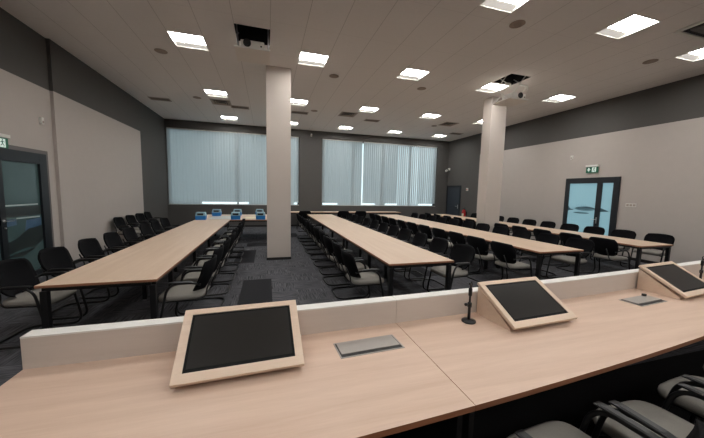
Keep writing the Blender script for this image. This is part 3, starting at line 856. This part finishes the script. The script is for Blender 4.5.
# consoles: wedge housings with tilted black screens
def console(cx, rot, y_back, label, first=[None]):
    if first[0] is not None:
        return dup(first[0], (cx, y_back, .74), rot, label)
    r = thing('monitor_console', label, 'monitor', (cx, y_back, .74), rot, 'slanted monitor consoles on the front desk')
    first[0] = r
    W_, D_, H_ = .311, .366, .238
    # wedge body, inset below the face board
    mb = MB(); mb.prism([(-.325, .0005), (-.003, .0005), (-.003, H_-.026), (-.012, H_-.026), (-.325, .016)], 'x', -W_+.012, W_-.012)
    mb.build('housing', M['console'], r)
    # face board with opening
    a = math.atan2(H_-.026, D_); ln = math.hypot(H_-.026, D_)
    R = Matrix.Translation((0, -D_, .026)) @ Matrix.Rotation(a, 4, 'X')
    th = .022; mb = MB(); bw, bb, bt = .042, .05, .036
    mb.box(-W_, W_, 0, bb, 0, th, .002, R); mb.box(-W_, W_, ln-bt, ln, 0, th, .002, R)
    mb.box(-W_, -W_+bw, bb, ln-bt, 0, th, 0, R); mb.box(W_-bw, W_, bb, ln-bt, 0, th, 0, R)
    mb.build('face_board', M['console'], r)
    sc = MB().box(-W_+bw+.001, W_-bw-.001, bb+.001, ln-bt-.001, .001, th-.004, 0, R).build('screen_bezel', M['bezel'], r)
    MB().box(-W_+bw+.014, W_-bw-.014, bb+.02, ln-bt-.014, th-.0039, th-.0025, 0, R).build('screen', M['screen'], sc)
    return r
dY = lambda x: math.atan(.018+.015*x)
for x, yb, rz, lab in [(-.14, 1.816, .036, 'slanted wood-framed monitor console at left on the desk, largest in view'),
                       (1.915, 1.891, .045, 'slanted wood-framed monitor console in the middle, right of a microphone'),
                       (4.02, 2.02, .08, 'slanted wood-framed monitor console at the right, beside open cable box'),
                       (5.62, 2.155, .10, 'slanted monitor console cut off by the right edge of the picture')]:
    console(x, rz, yb, lab)

# microphones
def mic(x, y, label, first=[None]):
    if first[0] is not None: return dup(first[0], (x, y, .7402), .4, label)
    r = thing('microphone_stand', label, 'microphone', (x, y, .7402), 0, 'desk microphone stands'); first[0] = r
    MB().lathe([(.05, 0), (.052, .004), (.05, .012), (.02, .018), (.012, .022)], 28).build('base', M['black'], r)
    mb = MB(); mb.lathe([(.0105, .02), (.0105, .14), (.008, .145), (.0075, .225), (.006, .227)], 14); mb.build('stem', M['black'], r)
    mb = MB(); mb.lathe([(.016, .115), (.016, .145), (.012, .15)], 14)
    mb.tube([(-.012, 0, .135), (-.03, -.004, .137)], .005); mb.lathe([(.011, 0), (.012, .008), (.009, .016)], 12, Matrix.Translation((-.028, -.004, .137)) @ Matrix.Rotation(-PI/2, 4, 'Y'))
    mb.build('clamp_knob', M['black'], r)
    mb = MB(); mb.lathe([(.012, .20), (.0135, .205), (.0135, .255), (.010, .26)], 12)
    mb.tube(fillet([(0, 0, .255), (.0, -.005, .275), (-.018, -.012, .292), (-.024, -.016, .305)], .012), .0065, 8)
    mb.tube(fillet([(0, 0, .258), (.014, .004, .272), (.016, .006, .292), (.004, .0, .306)], .012), .0045, 8)
    mb.build('clip', M['black'], r)
    return r
mic(1.445, 1.752, 'black microphone stand on the desk left of the middle console')
mic(4.74, 1.97, 'black microphone stand on the desk right of the right console')

# ------------------------------------------------------------------ daylight, camera, view
w = bpy.data.worlds.new('daylight'); SC.world = w; w.use_nodes = True
bg = w.node_tree.nodes['Background']; bg.inputs['Color'].default_value = lin(.84, .95, 1.0); bg.inputs['Strength'].default_value = 1.0

cam = bpy.data.cameras.new('camera'); co = bpy.data.objects.new('camera', cam); COL.objects.link(co)
yaw, pit, rol, f = .286577, -.0936566, .0213644, 289.088
cam.sensor_fit = 'HORIZONTAL'; cam.sensor_width = 36; cam.lens = f/704*36; cam.clip_start = .02; cam.clip_end = 200
cy, sy, cp, sp_, cr_, sr = math.cos(yaw), math.sin(yaw), math.cos(pit), math.sin(pit), math.cos(rol), math.sin(rol)
right = Vector((cy, -sy, 0)); f0 = Vector((sy, cy, 0)); zz = Vector((0, 0, 1))
d = f0*cp+zz*sp_; up = -f0*sp_+zz*cp
r2 = right*cr_+up*sr; u2 = -right*sr+up*cr_
Mx = Matrix(((r2.x, u2.x, -d.x, 0), (r2.y, u2.y, -d.y, 0), (r2.z, u2.z, -d.z, 1.69), (0, 0, 0, 1)))
co.matrix_world = Mx
SC.camera = co
SC.view_settings.view_transform = 'Standard'
try: SC.view_settings.look = 'None'
except Exception: pass
SC.view_settings.gamma = 1.0; SC.view_settings.use_curve_mapping = False
SC.view_settings.exposure = 0.72
